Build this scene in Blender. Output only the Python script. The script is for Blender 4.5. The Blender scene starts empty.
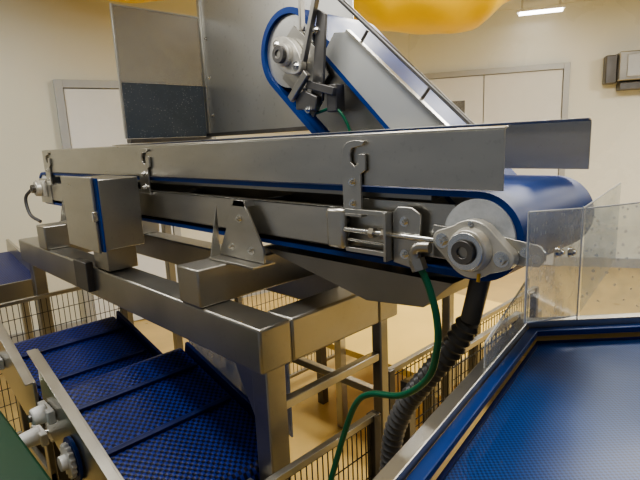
import bpy, bmesh, math, random
from mathutils import Vector, Matrix
random.seed(4)
H = 1.75   # eye height: all z values below are given relative to it

# ------------------------------------------------------------------ materials
def newmat(name):
    m = bpy.data.materials.new(name); m.use_nodes = True
    nt = m.node_tree; nt.nodes.clear()
    out = nt.nodes.new('ShaderNodeOutputMaterial')
    b = nt.nodes.new('ShaderNodeBsdfPrincipled')
    nt.links.new(b.outputs[0], out.inputs[0])
    return m, nt, b, out

def plain(name, col, rough=0.5, metal=0.0, var=0.08, scale=8.0, bump=0.0, stretch=(1, 1, 1), spec=0.5, grime=0.0, gscale=70, gpos=0.30):
    m, nt, b, out = newmat(name)
    N, L = nt.nodes, nt.links
    tc = N.new('ShaderNodeTexCoord'); mp = N.new('ShaderNodeMapping'); mp.inputs['Scale'].default_value = stretch
    L.new(tc.outputs['Object'], mp.inputs[0])
    no = N.new('ShaderNodeTexNoise'); no.inputs['Scale'].default_value = scale; no.inputs['Detail'].default_value = 5
    L.new(mp.outputs[0], no.inputs['Vector'])
    cr = N.new('ShaderNodeValToRGB')
    cr.color_ramp.elements[0].position = 0.3; cr.color_ramp.elements[1].position = 0.7
    cr.color_ramp.elements[0].color = tuple(max(0, c * (1 - var)) for c in col) + (1,)
    cr.color_ramp.elements[1].color = tuple(min(1, c * (1 + var)) for c in col) + (1,)
    L.new(no.outputs['Fac'], cr.inputs[0])
    src = cr.outputs[0]
    if grime != 0:
        n2 = N.new('ShaderNodeTexNoise'); n2.inputs['Scale'].default_value = gscale; n2.inputs['Detail'].default_value = 2
        L.new(tc.outputs['Object'], n2.inputs['Vector'])
        r2 = N.new('ShaderNodeValToRGB'); r2.color_ramp.elements[0].position = gpos; r2.color_ramp.elements[1].position = gpos + 0.06
        g = 1 - grime
        r2.color_ramp.elements[0].color = (g, g, g, 1); r2.color_ramp.elements[1].color = (1, 1, 1, 1)
        L.new(n2.outputs['Fac'], r2.inputs[0])
        mx = N.new('ShaderNodeMixRGB'); mx.blend_type = 'MULTIPLY'; mx.inputs[0].default_value = 1
        L.new(src, mx.inputs[1]); L.new(r2.outputs[0], mx.inputs[2]); src = mx.outputs[0]
    L.new(src, b.inputs['Base Color'])
    b.inputs['Metallic'].default_value = metal
    b.inputs['Specular IOR Level'].default_value = spec
    mr = N.new('ShaderNodeMapRange'); mr.inputs['To Min'].default_value = rough * 0.75; mr.inputs['To Max'].default_value = min(1, rough * 1.3)
    L.new(no.outputs['Fac'], mr.inputs[0]); L.new(mr.outputs[0], b.inputs['Roughness'])
    if bump > 0:
        bp = N.new('ShaderNodeBump'); bp.inputs['Strength'].default_value = bump; bp.inputs['Distance'].default_value = 0.004
        L.new(no.outputs['Fac'], bp.inputs['Height']); L.new(bp.outputs[0], b.inputs['Normal'])
    return m

def beltmat(name, c1, c2, pitch, rough=0.4, axes=('X', 'Y'), bump=0.5, lo=0.35, hi=0.6, alpha=1.0):
    m, nt, b, out = newmat(name)
    N, L = nt.nodes, nt.links
    tc = N.new('ShaderNodeTexCoord'); sp = N.new('ShaderNodeSeparateXYZ')
    L.new(tc.outputs['Object'], sp.inputs[0])
    outs = []
    for ax in axes:
        mu = N.new('ShaderNodeMath'); mu.operation = 'MULTIPLY'; mu.inputs[1].default_value = 2 * math.pi / pitch
        L.new(sp.outputs[ax], mu.inputs[0])
        s = N.new('ShaderNodeMath'); s.operation = 'SINE'; L.new(mu.outputs[0], s.inputs[0]); outs.append(s)
    p = N.new('ShaderNodeMath'); p.operation = 'MULTIPLY'
    L.new(outs[0].outputs[0], p.inputs[0]); L.new(outs[1].outputs[0], p.inputs[1])
    cr = N.new('ShaderNodeValToRGB'); cr.color_ramp.elements[0].position = lo; cr.color_ramp.elements[1].position = hi
    mr = N.new('ShaderNodeMapRange'); mr.inputs['From Min'].default_value = -1
    L.new(p.outputs[0], mr.inputs[0]); L.new(mr.outputs[0], cr.inputs[0])
    cr.color_ramp.elements[0].color = c1 + (1,); cr.color_ramp.elements[1].color = c2 + (1,)
    no = N.new('ShaderNodeTexNoise'); no.inputs['Scale'].default_value = 3; L.new(tc.outputs['Object'], no.inputs['Vector'])
    mx = N.new('ShaderNodeMixRGB'); mx.blend_type = 'MULTIPLY'; mx.inputs[0].default_value = 0.5
    L.new(cr.outputs[0], mx.inputs[1]); L.new(no.outputs['Fac'], mx.inputs[2])
    L.new(mx.outputs[0], b.inputs['Base Color'])
    b.inputs['Roughness'].default_value = rough
    b.inputs['Alpha'].default_value = alpha
    if bump:
        bp = N.new('ShaderNodeBump'); bp.inputs['Strength'].default_value = bump; bp.inputs['Distance'].default_value = 0.003
        L.new(mr.outputs[0], bp.inputs['Height']); L.new(bp.outputs[0], b.inputs['Normal'])
    return m

def clear(name, tint, body, alpha=0.25, rough=0.05, gloss=0.5, nscale=5, spread=0.5, drops=0.0, dscale=45):
    """clear / milky plastic sheet: transparent + diffuse body + facing-dependent gloss, optional water spots"""
    m = bpy.data.materials.new(name); m.use_nodes = True
    nt = m.node_tree; N, L = nt.nodes, nt.links; N.clear()
    out = N.new('ShaderNodeOutputMaterial')
    tr = N.new('ShaderNodeBsdfTransparent'); tr.inputs[0].default_value = tint + (1,)
    df = N.new('ShaderNodeBsdfDiffuse'); df.inputs[0].default_value = body + (1,)
    no = N.new('ShaderNodeTexNoise'); no.inputs['Scale'].default_value = nscale; no.inputs['Detail'].default_value = 8; no.inputs['Roughness'].default_value = 0.65
    tc = N.new('ShaderNodeTexCoord'); L.new(tc.outputs['Object'], no.inputs['Vector'])
    mr = N.new('ShaderNodeMapRange'); mr.inputs['From Min'].default_value = 0.3; mr.inputs['From Max'].default_value = 0.7
    mr.inputs['To Min'].default_value = alpha * (1 - spread); mr.inputs['To Max'].default_value = min(1, alpha * (1 + spread))
    L.new(no.outputs['Fac'], mr.inputs[0])
    m1 = N.new('ShaderNodeMixShader'); L.new(mr.outputs[0], m1.inputs[0]); L.new(tr.outputs[0], m1.inputs[1]); L.new(df.outputs[0], m1.inputs[2])
    last = m1
    if drops:
        vo = N.new('ShaderNodeTexVoronoi'); vo.inputs['Scale'].default_value = dscale; L.new(tc.outputs['Object'], vo.inputs['Vector'])
        n3 = N.new('ShaderNodeTexNoise'); n3.inputs['Scale'].default_value = 9; L.new(tc.outputs['Object'], n3.inputs['Vector'])
        th = N.new('ShaderNodeMath'); th.operation = 'MULTIPLY'; th.inputs[1].default_value = 0.32; L.new(n3.outputs['Fac'], th.inputs[0])
        lt = N.new('ShaderNodeMath'); lt.operation = 'LESS_THAN'; L.new(vo.outputs['Distance'], lt.inputs[0]); L.new(th.outputs[0], lt.inputs[1])
        mu = N.new('ShaderNodeMath'); mu.operation = 'MULTIPLY'; mu.inputs[1].default_value = drops; L.new(lt.outputs[0], mu.inputs[0])
        dd = N.new('ShaderNodeBsdfDiffuse'); dd.inputs[0].default_value = (0.75, 0.78, 0.80, 1)
        md = N.new('ShaderNodeMixShader'); L.new(mu.outputs[0], md.inputs[0]); L.new(m1.outputs[0], md.inputs[1]); L.new(dd.outputs[0], md.inputs[2]); last = md
    gl = N.new('ShaderNodeBsdfGlossy'); gl.inputs['Roughness'].default_value = rough
    lw = N.new('ShaderNodeLayerWeight'); lw.inputs[0].default_value = 0.3
    pw = N.new('ShaderNodeMath'); pw.operation = 'POWER'; pw.inputs[1].default_value = 3; L.new(lw.outputs['Facing'], pw.inputs[0])
    ml = N.new('ShaderNodeMath'); ml.operation = 'MULTIPLY_ADD'; ml.inputs[1].default_value = gloss; ml.inputs[2].default_value = 0.07
    L.new(pw.outputs[0], ml.inputs[0])
    m2 = N.new('ShaderNodeMixShader'); L.new(ml.outputs[0], m2.inputs[0]); L.new(last.outputs[0], m2.inputs[1]); L.new(gl.outputs[0], m2.inputs[2])
    L.new(m2.outputs[0], out.inputs[0])
    return m

STEEL = plain('stainless_steel', (0.40, 0.388, 0.355), 0.33, 0.92, 0.12, 4, 0.03, grime=0.06)
STEELB = plain('brushed_steel', (0.54, 0.525, 0.48), 0.29, 0.93, 0.08, 3, 0.02, (1, 1, 4), grime=0.06)
STEELD = plain('dark_steel', (0.18, 0.175, 0.17), 0.38, 0.85, 0.15, 8, 0.04)
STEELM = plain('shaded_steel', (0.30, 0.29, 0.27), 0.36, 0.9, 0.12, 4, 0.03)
STEELL = plain('light_sheet_steel', (0.52, 0.52, 0.50), 0.34, 0.8, 0.05, 2, 0.01, grime=0.12, gscale=38)
PALE = plain('pale_satin_sheet', (0.62, 0.63, 0.61), 0.42, 0.5, 0.05, 3)
CAST = plain('cast_bearing_metal', (0.64, 0.62, 0.56), 0.36, 0.5, 0.12, 30, 0.1)
CHROME = plain('chrome', (0.75, 0.75, 0.73), 0.2, 1.0, 0.05)
DARK = plain('dark_rubber', (0.10, 0.10, 0.103), 0.35, 0, 0.3)
BLACKW = plain('dark_wire', (0.04, 0.04, 0.04), 0.4, 0.5, 0.2)
WHITEP = plain('white_plastic', (0.85, 0.85, 0.83), 0.35, 0, 0.03)
BLUE = plain('blue_belt_plastic', (0.006, 0.045, 0.23), 0.42, 0, 0.15, spec=0.3)
BLUED = plain('blue_dark_plastic', (0.004, 0.012, 0.09), 0.4, 0, 0.2)
BLUEMOD = beltmat('blue_modular_belt', (0.001, 0.003, 0.022), (0.006, 0.030, 0.30), 0.024, 0.33, lo=0.42, hi=0.58, bump=0.35)
BLUEMESH = beltmat('blue_mesh_belt', (0.006, 0.036, 0.18), (0.016, 0.11, 0.45), 0.009, 0.33, bump=0.0, alpha=0.80)
GREENH = plain('green_hose_rubber', (0.008, 0.13, 0.065), 0.3)
GREEN = plain('dark_green_plastic', (0.012, 0.065, 0.03), 0.45)
WALLM = plain('cream_wall_paint', (0.80, 0.785, 0.67), 0.32, 0, 0.015, 1.5)
WALLR = plain('pale_wall_paint', (0.84, 0.845, 0.77), 0.28, 0, 0.015, 1.5)
CEIL = plain('ceiling_paint', (0.78, 0.77, 0.71), 0.6, 0, 0.02, 2)
FLOORM = plain('yellow_epoxy_floor', (0.66, 0.47, 0.18), 0.3, 0, 0.12, 3)
DOORM = plain('white_door_paint', (0.84, 0.85, 0.85), 0.35, 0, 0.015)
FRAMEM = plain('grey_door_frame', (0.50, 0.51, 0.51), 0.4, 0.3, 0.03)
YELL = plain('yellow_fabric', (0.95, 0.64, 0.03), 0.3, 0, 0.05, 3, 0.1)
ACR = clear('clear_acrylic', (0.94, 0.96, 0.97), (0.62, 0.65, 0.68), 0.14, 0.03, 0.35, 8, 0.8, 0.35)
HAZE = clear('hazy_acrylic', (0.92, 0.94, 0.95), (0.66, 0.69, 0.72), 0.26, 0.08, 0.3, 8, 0.6, 0.35)
MILK = clear('hazy_clear_sheet', (0.80, 0.80, 0.79), (0.40, 0.40, 0.38), 0.36, 0.05, 0.7, 2, 0.25)
FLAP = clear('wet_blue_grey_sheet', (0.32, 0.37, 0.44), (0.12, 0.145, 0.18), 0.65, 0.08, 0.7, 3, 0.2, 0.28, 70)
DISC = clear('translucent_disc', (0.85, 0.87, 0.9), (0.80, 0.82, 0.84), 0.7, 0.2, 0.2)
LAV = clear('blue_tinted_acrylic', (0.75, 0.8, 0.95), (0.30, 0.36, 0.50), 0.5)
mE, ntE, bE, oE = newmat('lamp_glow')
bE.inputs['Base Color'].default_value = (1, 1, 1, 1); bE.inputs['Emission Color'].default_value = (1, 0.98, 0.94, 1); bE.inputs['Emission Strength'].default_value = 6
LAMP = mE
BRASS = plain('brass', (0.7, 0.45, 0.1), 0.3, 1)

# ------------------------------------------------------------------ builder
BOXF = [(0, 1, 3, 2), (4, 6, 7, 5), (0, 4, 5, 1), (2, 3, 7, 6), (0, 2, 6, 4), (1, 5, 7, 3)]
class B:
    def __init__(s): s.v = []; s.f = []
    def add(s, vs, fs):
        o = len(s.v); s.v += [Vector(p) for p in vs]; s.f += [[i + o for i in f] for f in fs]; return s
    def box(s, x0, x1, y0, y1, z0, z1):
        return s.add([(x, y, z) for x in (x0, x1) for y in (y0, y1) for z in (z0, z1)], BOXF)
    def beam(s, p, q, w, h, up=(0, 0, 1)):
        p, q = Vector(p), Vector(q); d = (q - p).normalized(); up = Vector(up)
        if abs(d.dot(up)) > 0.98: up = Vector((0, 1, 0))
        a = d.cross(up).normalized() * w / 2; b = a.cross(d).normalized() * h / 2
        return s.add([c + i * a + j * b for c in (p, q) for i in (-1, 1) for j in (-1, 1)], BOXF)
    def cyl(s, p, q, r, n=24, r2=None):
        p, q = Vector(p), Vector(q); d = (q - p).normalized(); r2 = r if r2 is None else r2
        up = Vector((0, 0, 1)) if abs(d.z) < 0.9 else Vector((1, 0, 0))
        a = d.cross(up).normalized(); b = d.cross(a).normalized()
        vs = []
        for c, rr in ((p, r), (q, r2)):
            for i in range(n):
                t = 2 * math.pi * i / n; vs.append(c + (a * math.cos(t) + b * math.sin(t)) * rr)
        fs = [(i, (i + 1) % n, n + (i + 1) % n, n + i) for i in range(n)]
        fs += [list(range(n))[::-1], list(range(n, 2 * n))]
        return s.add(vs, fs)
    def ring(s, p, q, ro, ri, n=32):
        p, q = Vector(p), Vector(q); d = (q - p).normalized()
        up = Vector((0, 0, 1)) if abs(d.z) < 0.9 else Vector((1, 0, 0))
        a = d.cross(up).normalized(); b = d.cross(a).normalized(); vs = []
        for c, rr in ((p, ro), (q, ro), (q, ri), (p, ri)):
            for i in range(n):
                t = 2 * math.pi * i / n; vs.append(c + (a * math.cos(t) + b * math.sin(t)) * rr)
        fs = []
        for k in range(4):
            k2 = (k + 1) % 4
            fs += [(k * n + i, k * n + (i + 1) % n, k2 * n + (i + 1) % n, k2 * n + i) for i in range(n)]
        return s.add(vs, fs)
    def prism(s, pts, axis, a, b):
        def P(u, v, t):
            return {'y': (u, t, v), 'x': (t, u, v), 'z': (u, v, t)}[axis]
        n = len(pts)
        vs = [P(u, v, a) for u, v in pts] + [P(u, v, b) for u, v in pts]
        fs = [(i, (i + 1) % n, n + (i + 1) % n, n + i) for i in range(n)] + [list(range(n))[::-1], list(range(n, 2 * n))]
        return s.add(vs, fs)
    def loop(s, c1, c2, r, t, y0, y1, n=20, r2=None):
        """closed belt around two pulleys, centres in the XZ plane"""
        r2 = r if r2 is None else r2
        dl = math.hypot(c2[0] - c1[0], c2[1] - c1[1]); be = math.asin((r - r2) / dl)
        a0 = math.atan2(c2[1] - c1[1], c2[0] - c1[0]); prof = []
        for c, st, sp, rb in ((c1, a0 + math.pi / 2 - be, math.pi + 2 * be, r), (c2, a0 - math.pi / 2 + be, math.pi - 2 * be, r2)):
            for i in range(n + 1):
                prof.append((c, st + sp * i / n, rb))
        m = len(prof); vs = []
        for dr, y in ((0, y0), (0, y1), (-t, y1), (-t, y0)):
            for c, an, rb in prof: vs.append((c[0] + (rb + dr) * math.cos(an), y, c[1] + (rb + dr) * math.sin(an)))
        fs = []
        for k in range(4):
            k2 = (k + 1) % 4
            fs += [(k * m + i, k * m + (i + 1) % m, k2 * m + (i + 1) % m, k2 * m + i) for i in range(m)]
        return s.add(vs, fs)
    def sweep(s, pts, r, n=12, sub=10, corr=None):
        P = [Vector(p) for p in pts]; P = [2 * P[0] - P[1]] + P + [2 * P[-1] - P[-2]]
        path = []
        for i in range(1, len(P) - 2):
            for k in range(sub):
                t = k / sub; a, b, c, d = P[i - 1], P[i], P[i + 1], P[i + 2]
                path.append(0.5 * ((2 * b) + (c - a) * t + (2 * a - 5 * b + 4 * c - d) * t * t + (3 * b - a - 3 * c + d) * t ** 3))
        path.append(P[-2])
        if corr:
            L = [0]
            for i in range(1, len(path)): L.append(L[-1] + (path[i] - path[i - 1]).length)
            m = int(L[-1] / corr); new = []; j = 0
            for k in range(m + 1):
                g = L[-1] * k / m
                while j < len(L) - 2 and L[j + 1] < g: j += 1
                f = (g - L[j]) / max(1e-9, L[j + 1] - L[j]); new.append(path[j].lerp(path[j + 1], f))
            path = new
        vs = []; ref = Vector((0.1, 1, 0.05)).normalized()
        for i, p in enumerate(path):
            h2 = 2 if corr else 1
            d = (path[min(i + h2, len(path) - 1)] - path[max(i - h2, 0)]).normalized()
            a = d.cross(ref).normalized(); b = d.cross(a).normalized()
            rr = r * (1.0 if (not corr or i % 2) else 0.80)
            for k in range(n):
                t = 2 * math.pi * k / n; vs.append(p + (a * math.cos(t) + b * math.sin(t)) * rr)
        m = len(path)
        fs = [(i * n + k, i * n + (k + 1) % n, (i + 1) * n + (k + 1) % n, (i + 1) * n + k) for i in range(m - 1) for k in range(n)]
        fs += [list(range(n))[::-1], list(range((m - 1) * n, m * n))]
        return s.add(vs, fs)

PW = {}
def mk(name, b, mat, parent=None, bevel=0.0, label=None, cat=None, kind=None, group=None):
    lo = Vector([min(p[i] for p in b.v) for i in range(3)]); hi = Vector([max(p[i] for p in b.v) for i in range(3)])
    c = (lo + hi) / 2
    if parent is None: c.z = lo.z
    me = bpy.data.meshes.new(name)
    me.from_pydata([tuple(p - c) for p in b.v], [], b.f)
    bm = bmesh.new(); bm.from_mesh(me)
    bmesh.ops.recalc_face_normals(bm, faces=bm.faces)
    for f in bm.faces: f.smooth = True
    for e in bm.edges:
        if len(e.link_faces) == 2 and e.calc_face_angle(0) > math.radians(32): e.smooth = False
    bm.to_mesh(me); bm.free()
    me.materials.append(mat)
    o = bpy.data.objects.new(name, me); bpy.context.scene.collection.objects.link(o)
    w = c + Vector((0, 0, H))
    if parent is not None:
        o.parent = parent; o.location = w - Vector(PW[parent.name])
    else: o.location = w
    PW[o.name] = tuple(w)
    if bevel:
        md = o.modifiers.new('edge', 'BEVEL'); md.width = bevel; md.segments = 2; md.limit_method = 'ANGLE'; md.angle_limit = math.radians(40)
    if label: o['label'] = label
    if cat: o['category'] = cat
    if kind: o['kind'] = kind
    if group: o['group'] = group
    return o
def thing(name, label, cat, base, group=None):
    e = bpy.data.objects.new(name, None); e.empty_display_size = 0.05
    bpy.context.scene.collection.objects.link(e)
    w = (base[0], base[1], base[2] + H); e.location = w; PW[e.name] = w
    e['label'] = label; e['category'] = cat
    if group: e['group'] = group
    return e
FL = -H

def bolt(parent, x, y, z, r=0.009, t=0.008, ax='-y', mat=None):
    d = {'-y': Vector((0, -1, 0)), 'x': Vector((1, 0, 0)), 'z': Vector((0, 0, 1))}[ax]
    p = Vector((x, y, z)); b = B()
    b.cyl(p, p + d * 0.002, r * 1.5, 20); b.cyl(p + d * 0.002, p + d * (0.002 + t), r, 6); b.cyl(p + d * (0.002 + t), p + d * (0.006 + t), r * 0.5, 12)
    return mk('bolt', b, mat or CHROME, parent)

# ------------------------------------------------------------------ room
C = Vector((-4.06, 5.77, 0)); UL = Vector((-0.2187, -0.9758, 0)); NL = Vector((0.9758, -0.2187, 0))
UR = Vector((0.884, 0.4677, 0)); NR = Vector((0.4677, -0.884, 0))
def wb(b, U, N, t0, t1, n0, n1, z0, z1):
    return b.add([C + U * t + N * n + Vector((0, 0, z)) for t in (t0, t1) for n in (n0, n1) for z in (z0, z1)], BOXF)
CZ = 1.47
mk('wall_left', wb(B(), UL, NL, -0.05, 8.5, -0.12, 0, FL, CZ), WALLM, kind='structure')
mk('wall_back', wb(B(), UR, NR, -0.05, 9.0, -0.12, 0, FL, CZ), WALLR, kind='structure')
mk('floor', B().box(-7, 5, -3, 11, FL - 0.1, FL), FLOORM, kind='structure')
mk('ceiling', B().box(-7, 5, -3, 11, CZ, CZ + 0.1), CEIL, kind='structure')
mk('baseboard_left', wb(B(), UL, NL, 0.02, 8.4, 0, 0.02, FL, FL + 0.12), FRAMEM, kind='structure')
mk('baseboard_back', wb(B(), UR, NR, 0.02, 8.9, 0, 0.02, FL, FL + 0.12), FRAMEM, kind='structure')

def door(name, U, N, t0, t1, top, leaves, fw=0.07):
    fr = B(); wb(fr, U, N, t0, t0 + fw, 0, 0.06, FL, top); wb(fr, U, N, t1 - fw, t1, 0, 0.06, FL, top); wb(fr, U, N, t0 + fw, t1 - fw, 0, 0.06, top - fw, top)
    o = mk(name, fr, FRAMEM, kind='structure', bevel=0.003)
    n = len(leaves) - 1
    for i in range(n):
        lf = B(); wb(lf, U, N, leaves[i] + 0.006, leaves[i + 1] - 0.006, 0.005, 0.04, FL + 0.01, top - fw - 0.006)
        mk('door_leaf', lf, DOORM, o, bevel=0.002)
        h = B(); tt = leaves[i + 1] - 0.1 if i == 0 else leaves[i] + 0.1
        wb(h, U, N, tt - 0.012, tt + 0.012, 0.04, 0.09, -0.72, -0.58); mk('door_handle', h, CHROME, o, bevel=0.003)
    return o
door('door_1', UL, NL, 4.25 - 1.0, 4.25, 0.63, [4.25 - 0.93, 4.25 - 0.07])
d2 = door('door_2', UR, NR, 0.12, 1.94, 0.79, [0.19, 0.95, 1.87])
wv = B(); wb(wv, UR, NR, 0.40, 0.72, 0.04, 0.046, -0.1, 0.42); mk('door_window', wv, MILK, d2, label='narrow glazed vision panel')

cab = thing('wall_dispenser', 'grey stainless steel dispenser box mounted on the pale wall', 'dispenser', tuple(C + UR * 2.6 + Vector((0, 0, 0.43))))
mk('housing', wb(B(), UR, NR, 2.42, 3.05, 0, 0.25, 0.52, 0.84), STEEL, cab, 0.01)
mk('nozzle', wb(B(), UR, NR, 2.30, 2.42, 0.02, 0.16, 0.50, 0.82), STEELD, cab, 0.01)
mk('drip_shelf', wb(B(), UR, NR, 2.45, 3.0, 0.02, 0.2, 0.42, 0.50), STEELD, cab, 0.005)
mk('housing_door', wb(B(), UR, NR, 2.50, 2.98, 0.25, 0.262, 0.56, 0.80), STEELL, cab, 0.004)
cl = thing('ceiling_light', 'long fluorescent lamp fixture hung from the pale ceiling', 'lamp', (-2.55, 6.12, CZ - 0.11))
cc = Vector((-2.50, 6.13, 0))
def cb(b, h, w, z0, z1, off=0):
    c0 = cc + UR * off
    return b.add([c0 + UR * i * h + NR * j * w + Vector((0, 0, z)) for i in (-1, 1) for j in (-1, 1) for z in (z0, z1)], BOXF)
mk('lamp_housing', cb(B(), 0.25, 0.06, CZ - 0.135, CZ - 0.11), WHITEP, cl)
mk('lamp_tube', cb(B(), 0.23, 0.04, CZ - 0.16, CZ - 0.136), LAMP, cl)
mk('lamp_stem', cb(B(), 0.012, 0.012, CZ - 0.11, CZ, 0.2), WHITEP, cl); mk('lamp_stem', cb(B(), 0.012, 0.012, CZ - 0.11, CZ, -0.2), WHITEP, cl)

# yellow sagging fabric under the ceiling
yb = B(); R = Vector((0.706, 0.708, 0)); F = Vector((-0.699, 0.687, 0))
keys = [(-2.5, 0.03), (-2.0, 0.22), (-1.4, 0.27), (-0.6, 0.22), (-0.1, 0.27), (0.25, 0.48), (0.6, 0.59), (1.0, 0.64), (1.35, 0.60), (1.62, 0.42), (1.82, 0.05)]
def rad(sv):
    for (a, ra), (b2, rb) in zip(keys, keys[1:]):
        if a <= sv <= b2:
            t = (sv - a) / (b2 - a); t = t * t * (3 - 2 * t); return ra + (rb - ra) * t
    return 0.03
ns, na = 100, 26; vs = []
for i in range(ns + 1):
    sv = -2.5 + 4.32 * i / ns; rr = rad(sv)
    for k in range(na + 1):
        an = math.pi * k / na
        q = rr * (1 + 0.02 * math.sin(7 * sv + 3 * an) + 0.015 * math.sin(13 * sv - 5 * an) * math.sin(an))
        vs.append(F * 4.5 + R * sv + F * (-math.cos(an) * min(0.6, q * 1.5)) + Vector((0, 0, CZ - 0.01 - q * math.sin(an))))
fs = [(i * (na + 1) + k, i * (na + 1) + k + 1, (i + 1) * (na + 1) + k + 1, (i + 1) * (na + 1) + k) for i in range(ns) for k in range(na)]
yb.add(vs, fs)
mk('fabric_canopy', yb, YELL, label='yellow sagging fabric bag hung under the ceiling', cat='fabric canopy')

# ------------------------------------------------------------------ main conveyor
ZC = -0.22; RB = 0.098; XH = -0.515; XT = -3.45; YN = 0.985; YF = 1.43
mc = thing('belt_conveyor', 'long horizontal stainless belt conveyor with smooth blue belt and side guards', 'conveyor', (-2.0, 1.2, -0.35))
mk('conveyor_belt', B().loop((XT, ZC), (XH, ZC), RB, 0.014, YN, YF - 0.012, 28), BLUE, mc, label='smooth blue conveyor belt')
def guard(x0, x1, y, z0, z1, s):
    b = B(); b.box(x0, x1, y, y + 0.004, z0, z1)
    b.prism([(y, z1 - 0.001), (y + s * 0.018, z1 + 0.003), (y + s * 0.018, z1 + 0.007), (y, z1 + 0.004)], 'x', x0, x1)
    return b
mk('side_guard', guard(-3.37, -0.46, 0.978, -0.118, 0.006, 1), STEELB, mc, 0.001)
mk('side_guard', guard(-3.37, -0.44, 1.425, -0.105, 0.02, -1), STEELB, mc, 0.001)
for y0 in (YN - 0.004, YF - 0.03):
    b = B(); b.box(-3.35, -0.90, y0, y0 + 0.005, -0.292, -0.180)
    b.box(-3.35, -0.90, y0, y0 + 0.03, -0.185, -0.180); b.box(-3.35, -0.90, y0, y0 + 0.03, -0.292, -0.287)
    mk('side_frame', b, STEELB, mc, 0.001)
mk('side_web', B().box(-0.90, -0.58, 0.998, 1.004, -0.285, -0.155), STEELB, mc, 0.001)
mk('slider_bed', B().box(-3.3, -0.65, 1.01, 1.40, -0.15, -0.139), STEEL, mc)
mk('return_cover', B().box(-3.3, -0.65, 1.01, 1.40, -0.30, -0.29), STEELD, mc)
for x in (-3.0, -2.3, -1.6, -1.0):
    mk('cross_bar', B().cyl((x, 1.0, -0.24), (x, 1.42, -0.24), 0.018), STEELD, mc)
for x in (XH, XT):
    mk('end_roller', B().cyl((x, YN + 0.006, ZC), (x, YF - 0.018, ZC), RB - 0.0145, 48), WHITEP, mc, label='white plastic end roller')
mk('edge_disc', B().cyl((XH, YN - 0.005, ZC), (XH, YN + 0.004, ZC), RB - 0.015, 48), DISC, mc, label='translucent plastic edge disc')

def hook(x, w, zb, zt, y):
    pts = [(0, zb), (w * 0.8, zb), (w * 0.8, zt - 0.085), (w, zt - 0.075), (w, zt - 0.035), (w * 0.72, zt - 0.035), (w * 0.72, zt - 0.058),
           (w * 0.55, zt - 0.066), (w * 0.38, zt - 0.055), (w * 0.36, zt - 0.035), (w * 0.45, zt - 0.02), (w * 0.9, zt - 0.014), (w, zt - 0.004), (w * 0.6, zt),
           (w * 0.25, zt - 0.004), (w * 0.06, zt - 0.02), (0, zt - 0.045)]
    mk('guard_bracket', B().prism([(x + u, z) for u, z in pts], 'y', y - 0.007, y), STEELB, mc, 0.001)
    bolt(mc, x + w * 0.45, y - 0.007, zt - 0.105, 0.007); bolt(mc, x + w * 0.45, y - 0.007, zb + 0.03, 0.007)
    mk('bracket_foot', B().box(x - 0.004, x + w * 0.85, y - 0.012, y + 0.012, zb - 0.004, zb + 0.004), STEELB, mc, 0.001)
hook(-0.893, 0.078, -0.195, -0.004, 0.974)
hook(-2.07, 0.10, -0.192, -0.002, 0.974)
hook(-3.32, 0.10, -0.192, -0.002, 0.974)

mk('takeup_plate', B().box(-0.95, -0.885, 0.955, 0.978, -0.29, -0.18), STEELB, mc, 0.010)
mk('takeup_plate', B().prism([(-0.735, -0.305), (-0.66, -0.315), (-0.655, -0.18), (-0.68, -0.165), (-0.72, -0.165), (-0.735, -0.18)], 'y', 0.972, 0.980), STEELB, mc, 0.002)
mk('takeup_plate', B().box(-0.745, -0.737, 0.945, 0.99, -0.30, -0.18), STEELB, mc, 0.001)
for z in (-0.185, -0.287):
    mk('takeup_rail', B().box(-0.885, -0.745, 0.962, 0.978, z - 0.006, z + 0.006), STEELB, mc, 0.001)
b = B(); b.cyl((-0.89, 0.965, -0.235), (-0.60, 0.965, -0.235), 0.007, 16)
b.cyl((-0.80, 0.965, -0.235), (-0.785, 0.965, -0.235), 0.014, 6); b.cyl((-0.76, 0.965, -0.235), (-0.745, 0.965, -0.235), 0.014, 6)
mk('tension_screw', b, CHROME, mc)
mk('tension_rod', B().cyl((-0.88, 0.97, -0.262), (-0.75, 0.97, -0.262), 0.005, 12), CHROME, mc)
bolt(mc, -0.70, 0.972, -0.20, 0.008); bolt(mc, -0.70, 0.972, -0.28, 0.008)

cx, cz = -0.512, -0.240
pts = []
for (ox, oz, r, a0, a1) in ((0.068, -0.012, 0.025, -60, 60), (0, 0, 0.063, 50, 130), (-0.068, 0.012, 0.025, 120, 240), (0, 0, 0.063, 230, 310)):
    for i in range(10):
        a = math.radians(a0 + (a1 - a0) * i / 9); pts.append((cx + ox + r * math.cos(a), cz + oz + r * math.sin(a)))
mk('bearing_housing', B().prism(pts, 'y', 0.945, 0.972).cyl((cx, 0.945, cz), (cx, 0.925, cz), 0.049, 40, 0.044), CAST, mc, 0.002, label='cast grey flanged bearing housing')
mk('bearing_ring', B().ring((cx, 0.926, cz), (cx, 0.918, cz), 0.040, 0.026), CHROME, mc, 0.001)
mk('bearing_hub', B().ring((cx, 0.924, cz), (cx, 0.908, cz), 0.025, 0.012), STEELD, mc, 0.001)
mk('roller_shaft', B().cyl((cx, 0.99, cz), (cx, 0.914, cz), 0.0125), STEEL, mc)
bolt(mc, cx - 0.068, 0.945, cz + 0.012, 0.011, 0.01); bolt(mc, cx + 0.068, 0.945, cz - 0.012, 0.011, 0.01)
bolt(mc, cx + 0.0, 0.945, cz + 0.055, 0.004, 0.004)
mk('grease_nipple', B().cyl((cx + 0.02, 0.945, cz - 0.05), (cx + 0.022, 0.938, cz - 0.066), 0.004, 8), BRASS, mc)
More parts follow.
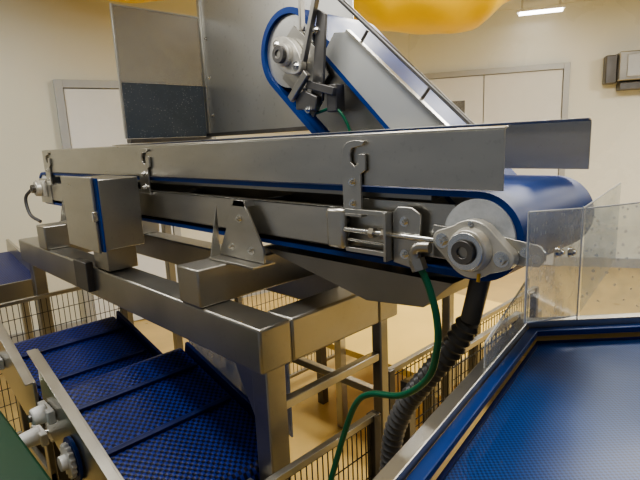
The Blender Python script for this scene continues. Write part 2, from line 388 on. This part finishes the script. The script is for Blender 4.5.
mk('mount_arm', B().prism([(-0.62, -0.275), (-0.46, -0.27), (-0.38, -0.265), (-0.368, -0.25), (-0.368, -0.235), (-0.38, -0.222), (-0.46, -0.210), (-0.62, -0.20)], 'y', 0.972, 0.978), STEELB, mc, 0.001)
bolt(mc, -0.408, 0.972, -0.238, 0.007); bolt(mc, -0.384, 0.972, -0.248, 0.006)
mk('tail_bearing', B().cyl((XT, 0.96, ZC), (XT, 0.93, ZC), 0.05, 32, 0.045).box(XT - 0.09, XT + 0.09, 0.96, 0.975, ZC - 0.05, ZC + 0.05), CAST, mc, 0.004)
mk('tail_hub', B().ring((XT, 0.93, ZC), (XT, 0.91, ZC), 0.025, 0.012), STEELD, mc)
mk('tail_frame_plate', B().box(-3.5, -3.30, 0.975, 0.982, -0.31, -0.16), STEELB, mc, 0.001)
mk('tail_cable', B().sweep([(-3.5, 0.93, -0.22), (-3.56, 0.90, -0.28), (-3.52, 0.90, -0.38), (-3.40, 0.92, -0.42)], 0.010), DARK, mc)
for gx in (-1.34, -2.85):
    b = B().prism([(gx - 0.13, -0.375), (gx + 0.12, -0.375), (gx + 0.12, -0.33), (gx + 0.03, -0.18), (gx - 0.02, -0.18)], 'y', 0.945, 0.953)
    b.prism([(0.90, -0.385), (0.99, -0.385), (0.99, -0.378), (0.90, -0.378)], 'x', gx - 0.13, gx + 0.12)
    b.prism([(0.945, -0.20), (0.945, -0.38), (0.905, -0.38)], 'x', gx - 0.128, gx - 0.122)
    b.box(gx - 0.03, gx + 0.04, 0.945, 0.982, -0.20, -0.18)
    mk('gusset_foot', b, STEELB, mc, 0.001)
    for dx, dz in ((-0.05, -0.34), (0.06, -0.34), (0.005, -0.24)): bolt(mc, gx + dx, 0.945, dz, 0.009, 0.008)
# shallow straight-edged drip tray: near wall, sloping bottom, far wall
tp = [(-1.28, -0.338), (-0.58, -0.338), (-0.66, -0.412), (-0.84, -0.430)]
b = B().prism(tp, 'y', 0.990, 0.994).prism(tp, 'y', 1.426, 1.43)
b.prism([(-1.28, -0.338), (-0.84, -0.430), (-0.84, -0.425), (-1.27, -0.335)], 'y', 0.994, 1.426)
b.prism([(-0.84, -0.430), (-0.66, -0.412), (-0.66, -0.407), (-0.84, -0.425)], 'y', 0.994, 1.426)
b.prism([(-0.66, -0.412), (-0.58, -0.338), (-0.585, -0.338), (-0.665, -0.408)], 'y', 0.994, 1.426)
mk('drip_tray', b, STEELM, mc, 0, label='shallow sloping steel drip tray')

# control box on the near side
mb = thing('control_box', 'stainless steel enclosure box with a blue gasket edge beside the conveyor', 'enclosure', (-2.18, 0.84, -0.40))
mk('box_body', B().box(-2.36, -2.01, 0.765, 0.93, -0.40, -0.115), STEEL, mb, 0.004)
mk('box_lid', B().box(-2.37, -2.03, 0.745, 0.757, -0.41, -0.105), STEELB, mb, 0.003)
mk('gasket', B().box(-2.365, -2.008, 0.757, 0.765, -0.405, -0.11), BLUE, mb, label='blue sealing gasket')
mk('lid_latch', B().box(-2.035, -2.02, 0.735, 0.765, -0.28, -0.24), CHROME, mb, 0.002)
mk('box_bracket', B().box(-2.25, -2.1, 0.80, 0.93, -0.51, -0.40), STEEL, mb, 0.003)

# ------------------------------------------------------------------ tube frame
tf = thing('support_frame', 'heavy square-tube stainless steel frame carrying the long conveyor', 'frame', (-2.2, 1.15, FL))
zt, zb = -0.515, -0.652
mk('long_beam', B().box(-3.45, -1.07, 0.795, 0.915, zb, zt), STEEL, tf, 0.008)
mk('long_beam', B().box(-3.45, -1.07, 1.33, 1.44, zb, zt), STEEL, tf, 0.008)
mk('end_beam', B().box(-1.19, -1.07, 0.916, 1.329, zb, zt), STEEL, tf, 0.008)
mk('end_beam', B().box(-3.45, -3.33, 0.916, 1.329, zb, zt), STEEL, tf, 0.008)
for gx in (-1.43, -2.95):
    mk('cross_tube', B().box(gx - 0.065, gx + 0.065, 0.79, 1.44, -0.514, -0.387), STEEL, tf, 0.006)
mk('weld_bracket', B().box(-2.42, -2.27, 0.765, 0.80, -0.625, -0.49), STEELD, tf, 0.004)
for (x, y, h) in ((-1.125, 0.86, 0.037), (-1.115, 1.385, 0.022), (-3.39, 0.86, 0.035), (-3.39, 1.385, 0.025)):
    mk('leg', B().box(x - h, x + h, y - h, y + h, FL + 0.02, zb), STEEL, tf, 0.005)
    mk('foot_plate', B().box(x - 0.06, x + 0.06, y - 0.06, y + 0.06, FL, FL + 0.02), STEEL, tf, 0.003)
mk('leg_gusset', B().prism([(-1.30, zb), (-1.163, zb), (-1.163, zb - 0.24)], 'y', 0.845, 0.855), STEEL, tf, 0.001)
mk('lower_rail', B().box(-1.13, -1.10, 0.90, 1.362, -0.815, -0.785), STEELB, tf, 0.003)
mk('lower_rail', B().box(-3.36, -1.138, 1.37, 1.40, -0.98, -0.95), STEELB, tf, 0.003)

# ------------------------------------------------------------------ incline conveyor
ic = thing('incline_conveyor', 'steep stainless incline conveyor with a blue belt, head end raised', 'conveyor', (-1.0, 1.75, FL))
hx, hz = -1.61, 0.345; D = Vector((0.756, 0, -0.655)); Nn = Vector((0.655, 0, 0.756))
def IP(s, n): return (hx + D.x * s + Nn.x * n, hz + D.z * s + Nn.z * n)
RI = 0.172; hc = IP(-0.05, -0.01)
mk('conveyor_belt', B().loop(hc, IP(0.90, -0.04), RI, 0.024, 1.475, 1.93, 28, 0.15), BLUE, ic, label='blue inclined belt')
for y in (1.485, 1.91):
    mk('side_frame', B().prism([IP(-0.02, -0.12), IP(0.95, -0.12), IP(0.95, 0.05), IP(-0.02, 0.10)], 'y', y, y + 0.01), STEEL, ic, 0.001)
mk('side_guard', B().prism([IP(0.16, 0.115), IP(1.0, 0.07), IP(1.0, 0.235), IP(0.22, 0.24), IP(0.16, 0.20)], 'y', 1.452, 1.458), PALE, ic, 0.001, label='pale satin steel side chute')
mk('guard_lip', B().prism([IP(0.22, 0.237), IP(1.0, 0.232), IP(1.0, 0.244), IP(0.22, 0.249)], 'y', 1.435, 1.458), STEELB, ic, 0.001)
mk('belt_edge_strip', B().prism([IP(0.16, 0.10), IP(1.0, 0.055), IP(1.0, 0.07), IP(0.16, 0.115)], 'y', 1.452, 1.460), BLUE, ic, label='narrow blue wear strip')
p, q = IP(-0.03, 0.30), IP(1.0, 0.285)
mk('guard_rail', B().cyl((p[0], 1.475, p[1]), (q[0], 1.475, q[1]), 0.009, 14), STEELD, ic)
for s in (0.28, 0.62, 0.9):
    p, q = IP(s, 0.20), IP(s, 0.285); mk('rail_stay', B().cyl((p[0], 1.472, p[1]), (q[0], 1.472, q[1]), 0.006, 10), STEELD, ic)
mk('head_roller', B().cyl((hc[0], 1.49, hc[1]), (hc[0], 1.92, hc[1]), RI - 0.026, 40), STEELL, ic)
hp = []
for i in range(36):
    a = 2 * math.pi * i / 36; u = 0.095 * math.cos(a) * (1 + 0.10 * math.cos(2 * a)); v = 0.062 * math.sin(a)
    hp.append(IP(u, v))
mk('bearing_housing', B().prism(hp, 'y', 1.43, 1.462).cyl((hx, 1.43, hz), (hx, 1.405, hz), 0.044, 32), CAST, ic, 0.003, label='cast grey flanged bearing housing')
mk('bearing_hub', B().ring((hx, 1.41, hz), (hx, 1.385, hz), 0.034, 0.016), STEELD, ic, 0.001)
mk('head_shaft', B().cyl((hx, 1.48, hz), (hx, 1.39, hz), 0.017), STEEL, ic)
for s in (-0.075, 0.075):
    q = IP(s, 0); bolt(ic, q[0], 1.43, q[1], 0.012)
mk('head_plate', B().prism([IP(-0.10, -0.075), IP(0.20, -0.085), IP(0.22, 0.06), IP(0.12, 0.10), IP(-0.06, 0.10)], 'y', 1.463, 1.472), STEEL, ic, 0.001)
mk('scraper_arm', B().prism([IP(0.08, 0.24), IP(0.13, 0.25), IP(0.30, 0.00), IP(0.30, -0.08), IP(0.24, -0.08), IP(0.23, 0.0)], 'y', 1.40, 1.412), STEELD, ic, 0.002)
a1, a2 = IP(0.14, 0.06), IP(0.04, 0.34)
mk('scraper_arm', B().beam((a1[0], 1.39, a1[1]), (a2[0], 1.39, a2[1]), 0.022, 0.02), STEEL, ic, 0.002)
a1, a2 = IP(0.02, 0.12), IP(-0.10, 0.26)
mk('scraper_arm', B().beam((a1[0], 1.44, a1[1]), (a2[0], 1.44, a2[1]), 0.012, 0.025), STEEL, ic, 0.002)
q = IP(0.25, -0.04)
mk('clamp_block', B().prism([(q[0] - 0.06, q[1] - 0.03), (q[0] + 0.05, q[1] - 0.04), (q[0] + 0.06, q[1] + 0.01), (q[0] - 0.01, q[1] + 0.04), (q[0] - 0.06, q[1] + 0.02)], 'y', 1.375, 1.40), STEELD, ic, 0.004)
mk('clamp_bar', B().beam((q[0] - 0.08, 1.37, q[1] + 0.01), (q[0] + 0.02, 1.37, q[1] + 0.10), 0.02, 0.03), STEEL, ic, 0.003)
q = IP(0.33, 0.03)
mk('clamp_bracket', B().box(q[0] - 0.02, q[0] + 0.03, 1.40, 1.45, q[1] - 0.05, q[1] + 0.05), STEELD, ic, 0.004)
mk('clamp_bracket', B().beam((q[0] - 0.10, 1.385, q[1] + 0.06), (q[0] + 0.04, 1.385, q[1] + 0.02), 0.02, 0.03), STEELD, ic, 0.003)
for (s, n, y) in ((0.25, 0.03, 1.40), (0.28, -0.06, 1.375), (0.12, 0.18, 1.40), (0.15, 0.04, 1.463), (0.20, -0.02, 1.40), (0.33, 0.06, 1.40)):
    q = IP(s, n); bolt(ic, q[0], y, q[1], 0.009)
b = B(); p = IP(0.33, -0.10); b.sweep([(p[0], 1.41, p[1] + 0.05), (p[0] + 0.10, 1.41, p[1] + 0.06), (p[0] + 0.15, 1.42, p[1]), (p[0] + 0.17, 1.43, p[1] - 0.09)], 0.006)
mk('air_line', b, GREENH, ic)
for y in (1.66, 1.88):
    mk('leg', B().box(-1.01, -0.975, y - 0.018, y + 0.018, FL, -0.40), STEEL, ic, 0.004)

# ------------------------------------------------------------------ discharge hood
hd = thing('discharge_hood', 'tall sheet-steel discharge hood with a hazy clear side sheet', 'hood', (-2.5, 1.9, FL))
mk('hood_plate', B().box(-3.10, -1.74, 2.0, 2.01, 0.075, 1.10), STEELL, hd, 0.002)
mk('hood_flange', B().box(-3.115, -3.085, 1.985, 2.0, 0.07, 1.10), STEELB, hd, 0.002)
mk('base_rail', B().box(-3.12, -1.74, 1.98, 1.999, 0.055, 0.08), STEELD, hd, 0.002)
for z in (0.2, 0.45, 0.7, 0.95): bolt(hd, -3.05, 2.0, z, 0.009)
mk('clear_sheet', B().box(-3.115, -3.105, 1.40, 1.985, 0.401, 0.84), MILK, hd, label='hazy clear plastic sheet')
mk('wet_sheet', B().box(-3.125, -3.115, 1.41, 1.985, 0.06, 0.40), FLAP, hd, label='blue-grey translucent sheet spotted with water droplets')
mk('sheet_edge', B().box(-3.12, -3.10, 1.39, 1.40, 0.06, 0.84), STEELL, hd, 0.001)
mk('sheet_edge', B().box(-3.12, -3.10, 1.39, 1.985, 0.84, 0.848), STEELL, hd, 0.001)
mk('cross_arm', B().box(-3.14, -3.08, 1.41, 2.0, 0.03, 0.058), STEELD, hd, 0.003)
for (x, y) in ((-3.15, 1.62), (-3.15, 2.04), (-1.95, 2.04)):
    mk('leg', B().box(x - 0.025, x + 0.025, y - 0.025, y + 0.025, FL, 0.03 if y < 2 else 0.5), STEEL, hd, 0.004)

# ------------------------------------------------------------------ lower modular belt conveyors
def lowconv(label, x0, z0, x1, z1, ya, yb2, flights, plate_pts, boff, group='inclined modular belt conveyors'):
    t = thing('modular_conveyor', label, 'conveyor', ((x0 + x1) / 2, (ya + yb2) / 2, FL), group)
    r = 0.06; d = Vector((x1 - x0, 0, z1 - z0)); L = d.length; d.normalize(); n = Vector((-d.z, 0, d.x))
    c1 = (x0 - n.x * r, z0 - n.z * r); c2 = (x1 - n.x * r, z1 - n.z * r)
    mk('modular_belt', B().loop(c1, c2, r, 0.012, ya, yb2, 16), BLUEMOD, t, label='blue open-grid modular belt')
    for k in flights:
        p = Vector((x0, 0, z0)) + d * k
        mk('belt_flight', B().beam((p.x + n.x * 0.005, ya + 0.01, p.z + n.z * 0.005), (p.x + n.x * 0.005, yb2 - 0.01, p.z + n.z * 0.005), 0.020, 0.018, n), BLUED, t, 0.003)
    mk('side_plate', B().prism(plate_pts, 'y', ya - 0.034, ya - 0.022), STEELB, t, 0.0015)
    a, b3 = plate_pts[0], plate_pts[1]
    mk('plate_lip', B().beam((a[0], ya - 0.045, a[1]), (b3[0], ya - 0.045, b3[1]), 0.03, 0.006), STEELB, t, 0.001)
    mk('side_rail', B().beam((x0, yb2 + 0.015, z0 + 0.005), (x1, yb2 + 0.015, z1 + 0.005), 0.015, 0.06), BLUED, t, 0.002)
    for c in (c1, c2):
        mk('end_shaft', B().cyl((c[0], ya - 0.06, c[1]), (c[0], yb2 + 0.05, c[1]), 0.012, 16), CHROME, t)
        nT = 12; pts = []
        for i in range(nT * 4):
            a = 2 * math.pi * i / (nT * 4); rr = 0.046 if (i % 4) < 2 else 0.038
            pts.append((c[0] + rr * math.cos(a), c[1] + rr * math.sin(a)))
        mk('sprocket', B().prism(pts, 'y', ya - 0.018, ya - 0.004), WHITEP, t)
        mk('white_bearing', B().cyl((c[0], ya - 0.05, c[1]), (c[0], ya - boff, c[1]), 0.036, 28, 0.028).box(c[0] - 0.06, c[0] + 0.06, ya - 0.062, ya - 0.036, c[1] - 0.024, c[1] + 0.024), WHITEP, t, 0.005, label='white plastic flanged bearing')
        mk('bearing_cap', B().cyl((c[0], ya - boff, c[1]), (c[0], ya - boff - 0.008, c[1]), 0.014, 16), STEELD, t)
    for x in (x0 + 0.1, x1 - 0.1):
        for y in (ya - 0.008, yb2 + 0.045):
            zz = z0 + (z1 - z0) * ((x - x0) / (x1 - x0)) - 0.07
            mk('leg', B().box(x - 0.02, x + 0.02, y - 0.013, y + 0.013, FL, zz), STEEL, t, 0.003)
    mk('lower_housing', B().box(x0 + 0.13, x1 - 0.13, ya + 0.01, yb2 + 0.02, -1.55, z1 - 0.13), STEELD, t, 0.004)
    mk('stretcher', B().box(x0 + 0.08, x1 - 0.08, ya - 0.02, ya + 0.0, -1.32, -1.28), STEEL, t, 0.002)
    return t
lc2 = lowconv('stainless conveyor with blue open-grid modular belt sloping down under the frame', -1.85, -0.85, -1.24, -1.02, 0.48, 0.97, (0.12, 0.36),
              [(-1.96, -0.70), (-1.27, -0.905), (-1.27, -1.12), (-1.45, -1.20), (-1.96, -1.02)], 0.10)
lc1 = lowconv('stainless conveyor with blue open-grid modular belt beside the green bench', -2.55, -0.865, -2.00, -1.00, 0.48, 0.97, (0.12, 0.36),
              [(-2.66, -0.66), (-2.07, -0.87), (-2.07, -1.12), (-2.66, -0.99)], 0.12)
mk('tinted_guard', B().prism([(-1.85, -0.66), (-1.2, -0.66), (-1.2, -1.0), (-1.85, -0.84)], 'y', 1.00, 1.006), LAV, lc2, label='blue-tinted clear guard sheet')
mk('end_rail', B().beam((-1.15, 0.45, -1.05), (-1.15, 0.80, -1.05), 0.05, 0.04), STEELB, lc2, 0.002)
pts = []
for i in range(64):
    a = 2 * math.pi * i / 64; rr = 0.06 if (i % 4) < 2 else 0.05; pts.append((-1.66 + rr * math.cos(a), -1.0 + rr * math.sin(a)))
mk('drive_sprocket', B().prism(pts, 'y', 0.415, 0.43).cyl((-1.66, 0.43, -1.0), (-1.66, 0.395, -1.0), 0.025), WHITEP, lc2, 0.001, label='white toothed plastic drive sprocket')
mk('drive_chain_guard', B().ring((-1.66, 0.432, -1.0), (-1.66, 0.442, -1.0), 0.075, 0.05), BLUE, lc2)

# far small blue conveyor
fc = thing('feed_conveyor', 'low stainless feed conveyor with blue belt near the cream wall', 'conveyor', (-4.0, 0.7, FL))
mk('conveyor_belt', B().loop((-4.45, -0.80), (-3.80, -0.90), 0.05, 0.01, 0.40, 0.95), BLUEMOD, fc)
for y in (0.37, 0.96):
    mk('side_frame', B().beam((-4.50, y, -0.74), (-3.72, y, -0.86), 0.02, 0.17), STEELB, fc, 0.002)
mk('end_plate', B().box(-3.74, -3.72, 0.39, 0.95, -0.98, -0.84), STEEL, fc, 0.002)
for x in (-4.3, -3.85):
    for y in (0.37, 0.96):
        mk('leg', B().box(x - 0.025, x + 0.025, y - 0.025, y + 0.025, FL, -0.88), STEEL, fc, 0.003)

# green bench
gb = thing('green_bench', 'dark green flat-topped bench beside the modular conveyors', 'bench', (-1.95, 0.15, FL))
mk('bench_top', B().box(-2.45, -1.45, -0.05, 0.35, -1.02, -0.985), GREEN, gb, 0.01)
mk('bench_edge', B().box(-2.45, -1.45, 0.33, 0.352, -1.10, -1.02), GREEN, gb, 0.004)
for x in (-2.4, -1.5):
    for y in (0.0, 0.30): mk('leg', B().box(x - 0.02, x + 0.02, y - 0.02, y + 0.02, FL, -1.02), STEEL, gb, 0.003)

# ------------------------------------------------------------------ fences
def fence(p, q, z0, z1, label, pitch=0.022):
    p, q = Vector(p), Vector(q); L = (q - p).length; d = (q - p) / L
    t = thing('wire_fence', label, 'fence', (((p + q) / 2).x, ((p + q) / 2).y, FL))
    for c in (p, q):
        mk('fence_post', B().box(c.x - 0.018, c.x + 0.018, c.y - 0.018, c.y + 0.018, FL, z1 + 0.01), STEELD, t, 0.002)
    for z in (z0, z1):
        mk('fence_rail', B().beam((p.x, p.y, z), (q.x, q.y, z), 0.022, 0.022), STEEL, t, 0.001)
    b = B(); n = int(L / pitch)
    for i in range(1, n):
        c = p + d * (L * i / n); b.cyl((c.x, c.y, z0), (c.x, c.y, z1), 0.0022, 6)
    zz = z0
    while zz < z1:
        b.cyl((p.x, p.y, zz), (q.x, q.y, zz), 0.0022, 6); zz += 0.10
    mk('wire_mesh', b, BLACKW, t)
    return t
fence((-1.0, 0.70), (-1.0, 1.20), -1.65, -0.93, 'dark welded wire fence panel standing under the conveyor frame')
fence((-0.90, 1.26), (-0.90, 2.1), -1.65, -0.80, 'long welded wire fence panel standing on the yellow floor', 0.03)
fence((-3.25, 0.45), (-3.25, 1.30), -1.65, -0.85, 'welded wire fence panel behind the modular conveyors', 0.03)
fence((-2.55, 1.75), (-2.55, 3.0), -1.65, -0.78, 'welded wire fence panel on the floor behind the long conveyor', 0.035)
fence((-1.15, 1.48), (-1.15, 2.9), -1.65, -0.92, 'low welded wire fence panel on the yellow floor', 0.03)
pf = thing('work_platform', 'low yellow work platform with steel edge and rail under the conveyors', 'platform', (-1.8, 2.7, FL))
mk('platform_deck', B().box(-2.3, -1.35, 2.12, 3.5, -1.31, -1.27), plain('yellow_deck', (0.82, 0.58, 0.18), 0.3, 0, 0.06, 3), pf, 0.003)
mk('platform_edge', B().box(-1.35, -1.33, 2.12, 3.5, -1.37, -1.26), STEELB, pf, 0.002)
for (x, y) in ((-2.25, 2.17), (-1.4, 2.17), (-2.25, 3.45), (-1.4, 3.45)):
    mk('leg', B().box(x - 0.025, x + 0.025, y - 0.025, y + 0.025, FL, -1.31), STEELD, pf)
for y in (2.17, 3.45): mk('rail_post', B().cyl((-2.25, y, -1.27), (-2.25, y, -0.82), 0.014, 14), STEELD, pf)
mk('rail', B().cyl((-2.25, 2.17, -0.82), (-2.25, 3.45, -0.82), 0.016, 14), STEELB, pf)

# ------------------------------------------------------------------ hoses
mk('corrugated_hose', B().sweep([(-0.575, 1.06, -0.45), (-0.625, 1.055, -0.54), (-0.695, 1.05, -0.64), (-0.765, 1.05, -0.75), (-0.81, 1.05, -0.89), (-0.83, 1.06, -1.2), (-0.83, 1.10, FL + 0.01)], 0.031, 20, 16, corr=0.011), DARK,
   label='dark grey corrugated cable hose hanging below the conveyor end', cat='hose')
mk('cable_gland', B().cyl((-0.545, 1.062, -0.32), (-0.572, 1.06, -0.445), 0.024, 20), DARK, mc)
gh = thing('air_hose', 'green rubber air hose with grey elbow fitting at the bearing', 'hose', (-0.62, 0.93, -0.30))
mk('hose', B().sweep([(-0.632, 0.93, -0.285), (-0.605, 0.93, -0.335), (-0.585, 0.93, -0.40), (-0.582, 0.93, -0.47), (-0.61, 0.935, -0.56), (-0.69, 0.94, -0.635), (-0.80, 0.95, -0.675), (-0.85, 0.945, -0.72), (-0.885, 0.93, -0.82), (-0.915, 0.89, -0.98), (-0.94, 0.80, -1.2), (-0.94, 0.70, FL + 0.01)], 0.0085), GREENH, gh)
mk('elbow_fitting', B().sweep([(-0.605, 0.935, -0.245), (-0.632, 0.93, -0.248), (-0.642, 0.93, -0.262), (-0.638, 0.93, -0.285)], 0.014, 12, 8).cyl((-0.638, 0.93, -0.275), (-0.628, 0.93, -0.30), 0.019, 6), STEEL, gh)

# ------------------------------------------------------------------ sorting table with blue mesh
st = thing('sorting_table', 'large stainless sorting table with blue mesh belt and clear guards', 'table', (0.1, 0.9, FL))
inn = [(-0.468, 1.150), (0.30, 1.935), (1.0, 1.5), (1.0, 0.1), (-0.305, 0.1)]
def offs(poly, d):
    n = len(poly); out = []
    for i in range(n):
        a, b, c = Vector(poly[i - 1]), Vector(poly[i]), Vector(poly[(i + 1) % n])
        e1 = (b - a).normalized(); e2 = (c - b).normalized()
        n1 = Vector((-e1.y, e1.x)); n2 = Vector((-e2.y, e2.x)); m = (n1 + n2); m = m / (m.length_squared / 2)
        out.append(tuple(b + m * d))
    return out
def rimring(b, po, pi, z0, z1, z2=None):
    n = len(po); z2 = z1 if z2 is None else z2
    vs = [(x, y, z0) for x, y in po] + [(x, y, z1) for x, y in po] + [(x, y, z2) for x, y in pi] + [(x, y, z2 + z0 - z1) for x, y in pi]
    fs = []
    for k in range(4):
        k2 = (k + 1) % 4
        fs += [(k * n + i, k * n + (i + 1) % n, k2 * n + (i + 1) % n, k2 * n + i) for i in range(n)]
    return b.add(vs, fs)
ZT = -0.45
mk('table_rim', rimring(B(), offs(inn, 0.026), inn, ZT - 0.02, ZT), STEELB, st, 0.002)
mk('inner_lip', rimring(B(), offs(inn, -0.001), offs(inn, -0.024), ZT - 0.03, ZT - 0.016), BLUE, st, 0.002, label='blue plastic inner lip')
mk('mesh_belt', B().prism(offs(inn, -0.023), 'z', ZT - 0.047, ZT - 0.045), BLUEMESH, st, label='semi-sheer blue mesh belt')
mk('belt_groove', rimring(B(), offs(inn, -0.024), offs(inn, -0.032), ZT - 0.044, ZT - 0.041), BLUED, st)
mk('under_pan', B().prism(offs(inn, -0.01), 'z', ZT - 0.17, ZT - 0.16), BLUED, st)
for k in range(6):
    y = 0.25 + k * 0.20
    mk('support_bar', B().beam((-0.30, y, ZT - 0.085), (0.95, y + 0.12, ZT - 0.085), 0.03, 0.03), STEELL, st, 0.002)
mk('support_bar', B().beam((-0.02, 0.15, ZT - 0.125), (-0.12, 1.35, ZT - 0.125), 0.05, 0.03), STEELL, st, 0.002)
mk('table_skirt', rimring(B(), offs(inn, 0.080), offs(inn, 0.026), ZT - 0.13, ZT - 0.12, ZT - 0.01), STEELD, st, 0.001)
mk('lower_flange', rimring(B(), offs(inn, 0.100), offs(inn, 0.078), ZT - 0.14, ZT - 0.118), STEELB, st, 0.002)
mk('side_panel', rimring(B(), offs(inn, 0.092), offs(inn, 0.087), ZT - 0.30, ZT - 0.14), STEEL, st, 0.001)
for (x, y) in ((-0.36, 1.05), (-0.25, 0.2), (0.3, 1.7), (0.9, 1.4), (0.9, 0.2)):
    mk('leg', B().box(x - 0.03, x + 0.03, y - 0.03, y + 0.03, FL, ZT - 0.17), STEEL, st, 0.004)
def vsheet(p, q, z0a, z1a, z0b, z1b, t=0.005):
    p, q = Vector(p), Vector(q); d = (q - p).normalized(); n = Vector((-d.y, d.x)) * t
    vs = []
    for (c, a, b) in ((p, z0a, z1a), (q, z0b, z1b)):
        for o in (Vector((0, 0)), n):
            vs += [(c.x + o.x, c.y + o.y, a), (c.x + o.x, c.y + o.y, b)]
    return B().add(vs, BOXF)
mk('clear_guard', vsheet((-0.385, 1.235), (-0.47, 1.85), -0.44, -0.18, -0.44, -0.18), ACR, st)
mk('clear_guard', vsheet((-0.358, 0.87), (-0.385, 1.225), -0.345, -0.140, -0.44, -0.18), HAZE, st)
mk('clear_guard', vsheet((-0.378, 1.232), (0.3, 1.98), -0.44, -0.18, -0.44, -0.12), ACR, st)
mk('clear_guard', vsheet((-0.476, 1.155), (-0.432, 0.86), -0.45, -0.345, -0.45, -0.40), HAZE, st)
E = (((-0.361, 0.87, -0.140), (-0.388, 1.23, -0.18)), ((-0.387, 1.235, -0.18), (-0.472, 1.85, -0.18)), ((-0.378, 1.235, -0.18), (0.3, 1.983, -0.12)), ((-0.386, 1.232, ZT), (-0.386, 1.232, -0.175)), ((-0.361, 0.87, -0.345), (-0.361, 0.87, -0.140)), ((-0.361, 0.87, -0.345), (-0.388, 1.23, -0.44)), ((-0.476, 1.155, -0.345), (-0.432, 0.86, -0.40)), ((-0.432, 0.86, -0.45), (-0.432, 0.86, -0.40)))
for (p, q) in E: mk('guard_edge', B().cyl(p, q, 0.0018, 8), DISC, st)
bolt(st, -0.364, 1.02, -0.24, 0.008, ax='x'); bolt(st, -0.374, 1.12, -0.26, 0.008, ax='x')

# ------------------------------------------------------------------ lights
def area(loc, size, power, col=(1, 0.985, 0.94), rot=(0, 0, 0), sy=None):
    l = bpy.data.lights.new('area', 'AREA'); l.energy = power; l.color = col; l.shape = 'RECTANGLE'; l.size = size; l.size_y = sy or size
    o = bpy.data.objects.new('ceiling_area_light', l); o.location = (loc[0], loc[1], loc[2] + H); o.rotation_euler = rot
    bpy.context.scene.collection.objects.link(o)
area((-2.6, 2.9, 1.40), 1.8, 60, sy=0.4)
area((-0.6, 3.8, 1.40), 1.8, 74, sy=0.4)
area((-1.2, 0.6, 1.40), 1.8, 27, sy=0.4)
area((-3.6, 0.0, 1.40), 1.2, 25, sy=0.4)
area((1.4, 5.5, 1.40), 1.8, 80, sy=0.4)
w = bpy.data.worlds.new('World'); bpy.context.scene.world = w; w.use_nodes = True
w.node_tree.nodes['Background'].inputs[0].default_value = (0.84, 0.90, 1.0, 1)
w.node_tree.nodes['Background'].inputs[1].default_value = 0.18

# ------------------------------------------------------------------ camera
cam = bpy.data.cameras.new('camera'); co = bpy.data.objects.new('camera', cam); bpy.context.scene.collection.objects.link(co)
cam.sensor_width = 36; cam.lens = 500 / 640 * 36; cam.clip_start = 0.02
Z = Vector((-0.043, 0.980, 0.196)).normalized(); X = Vector((0.706, -0.116, 0.699)); X = (X - Z * X.dot(Z)).normalized(); Y = Z.cross(X)
co.matrix_world = Matrix(((X.x, X.y, X.z, 0), (Y.x, Y.y, Y.z, 0), (Z.x, Z.y, Z.z, H), (0, 0, 0, 1)))
bpy.context.scene.camera = co
bpy.context.scene.view_settings.view_transform = 'AgX'
bpy.context.scene.view_settings.look = 'AgX - Medium High Contrast'
bpy.context.scene.view_settings.exposure = 0.28
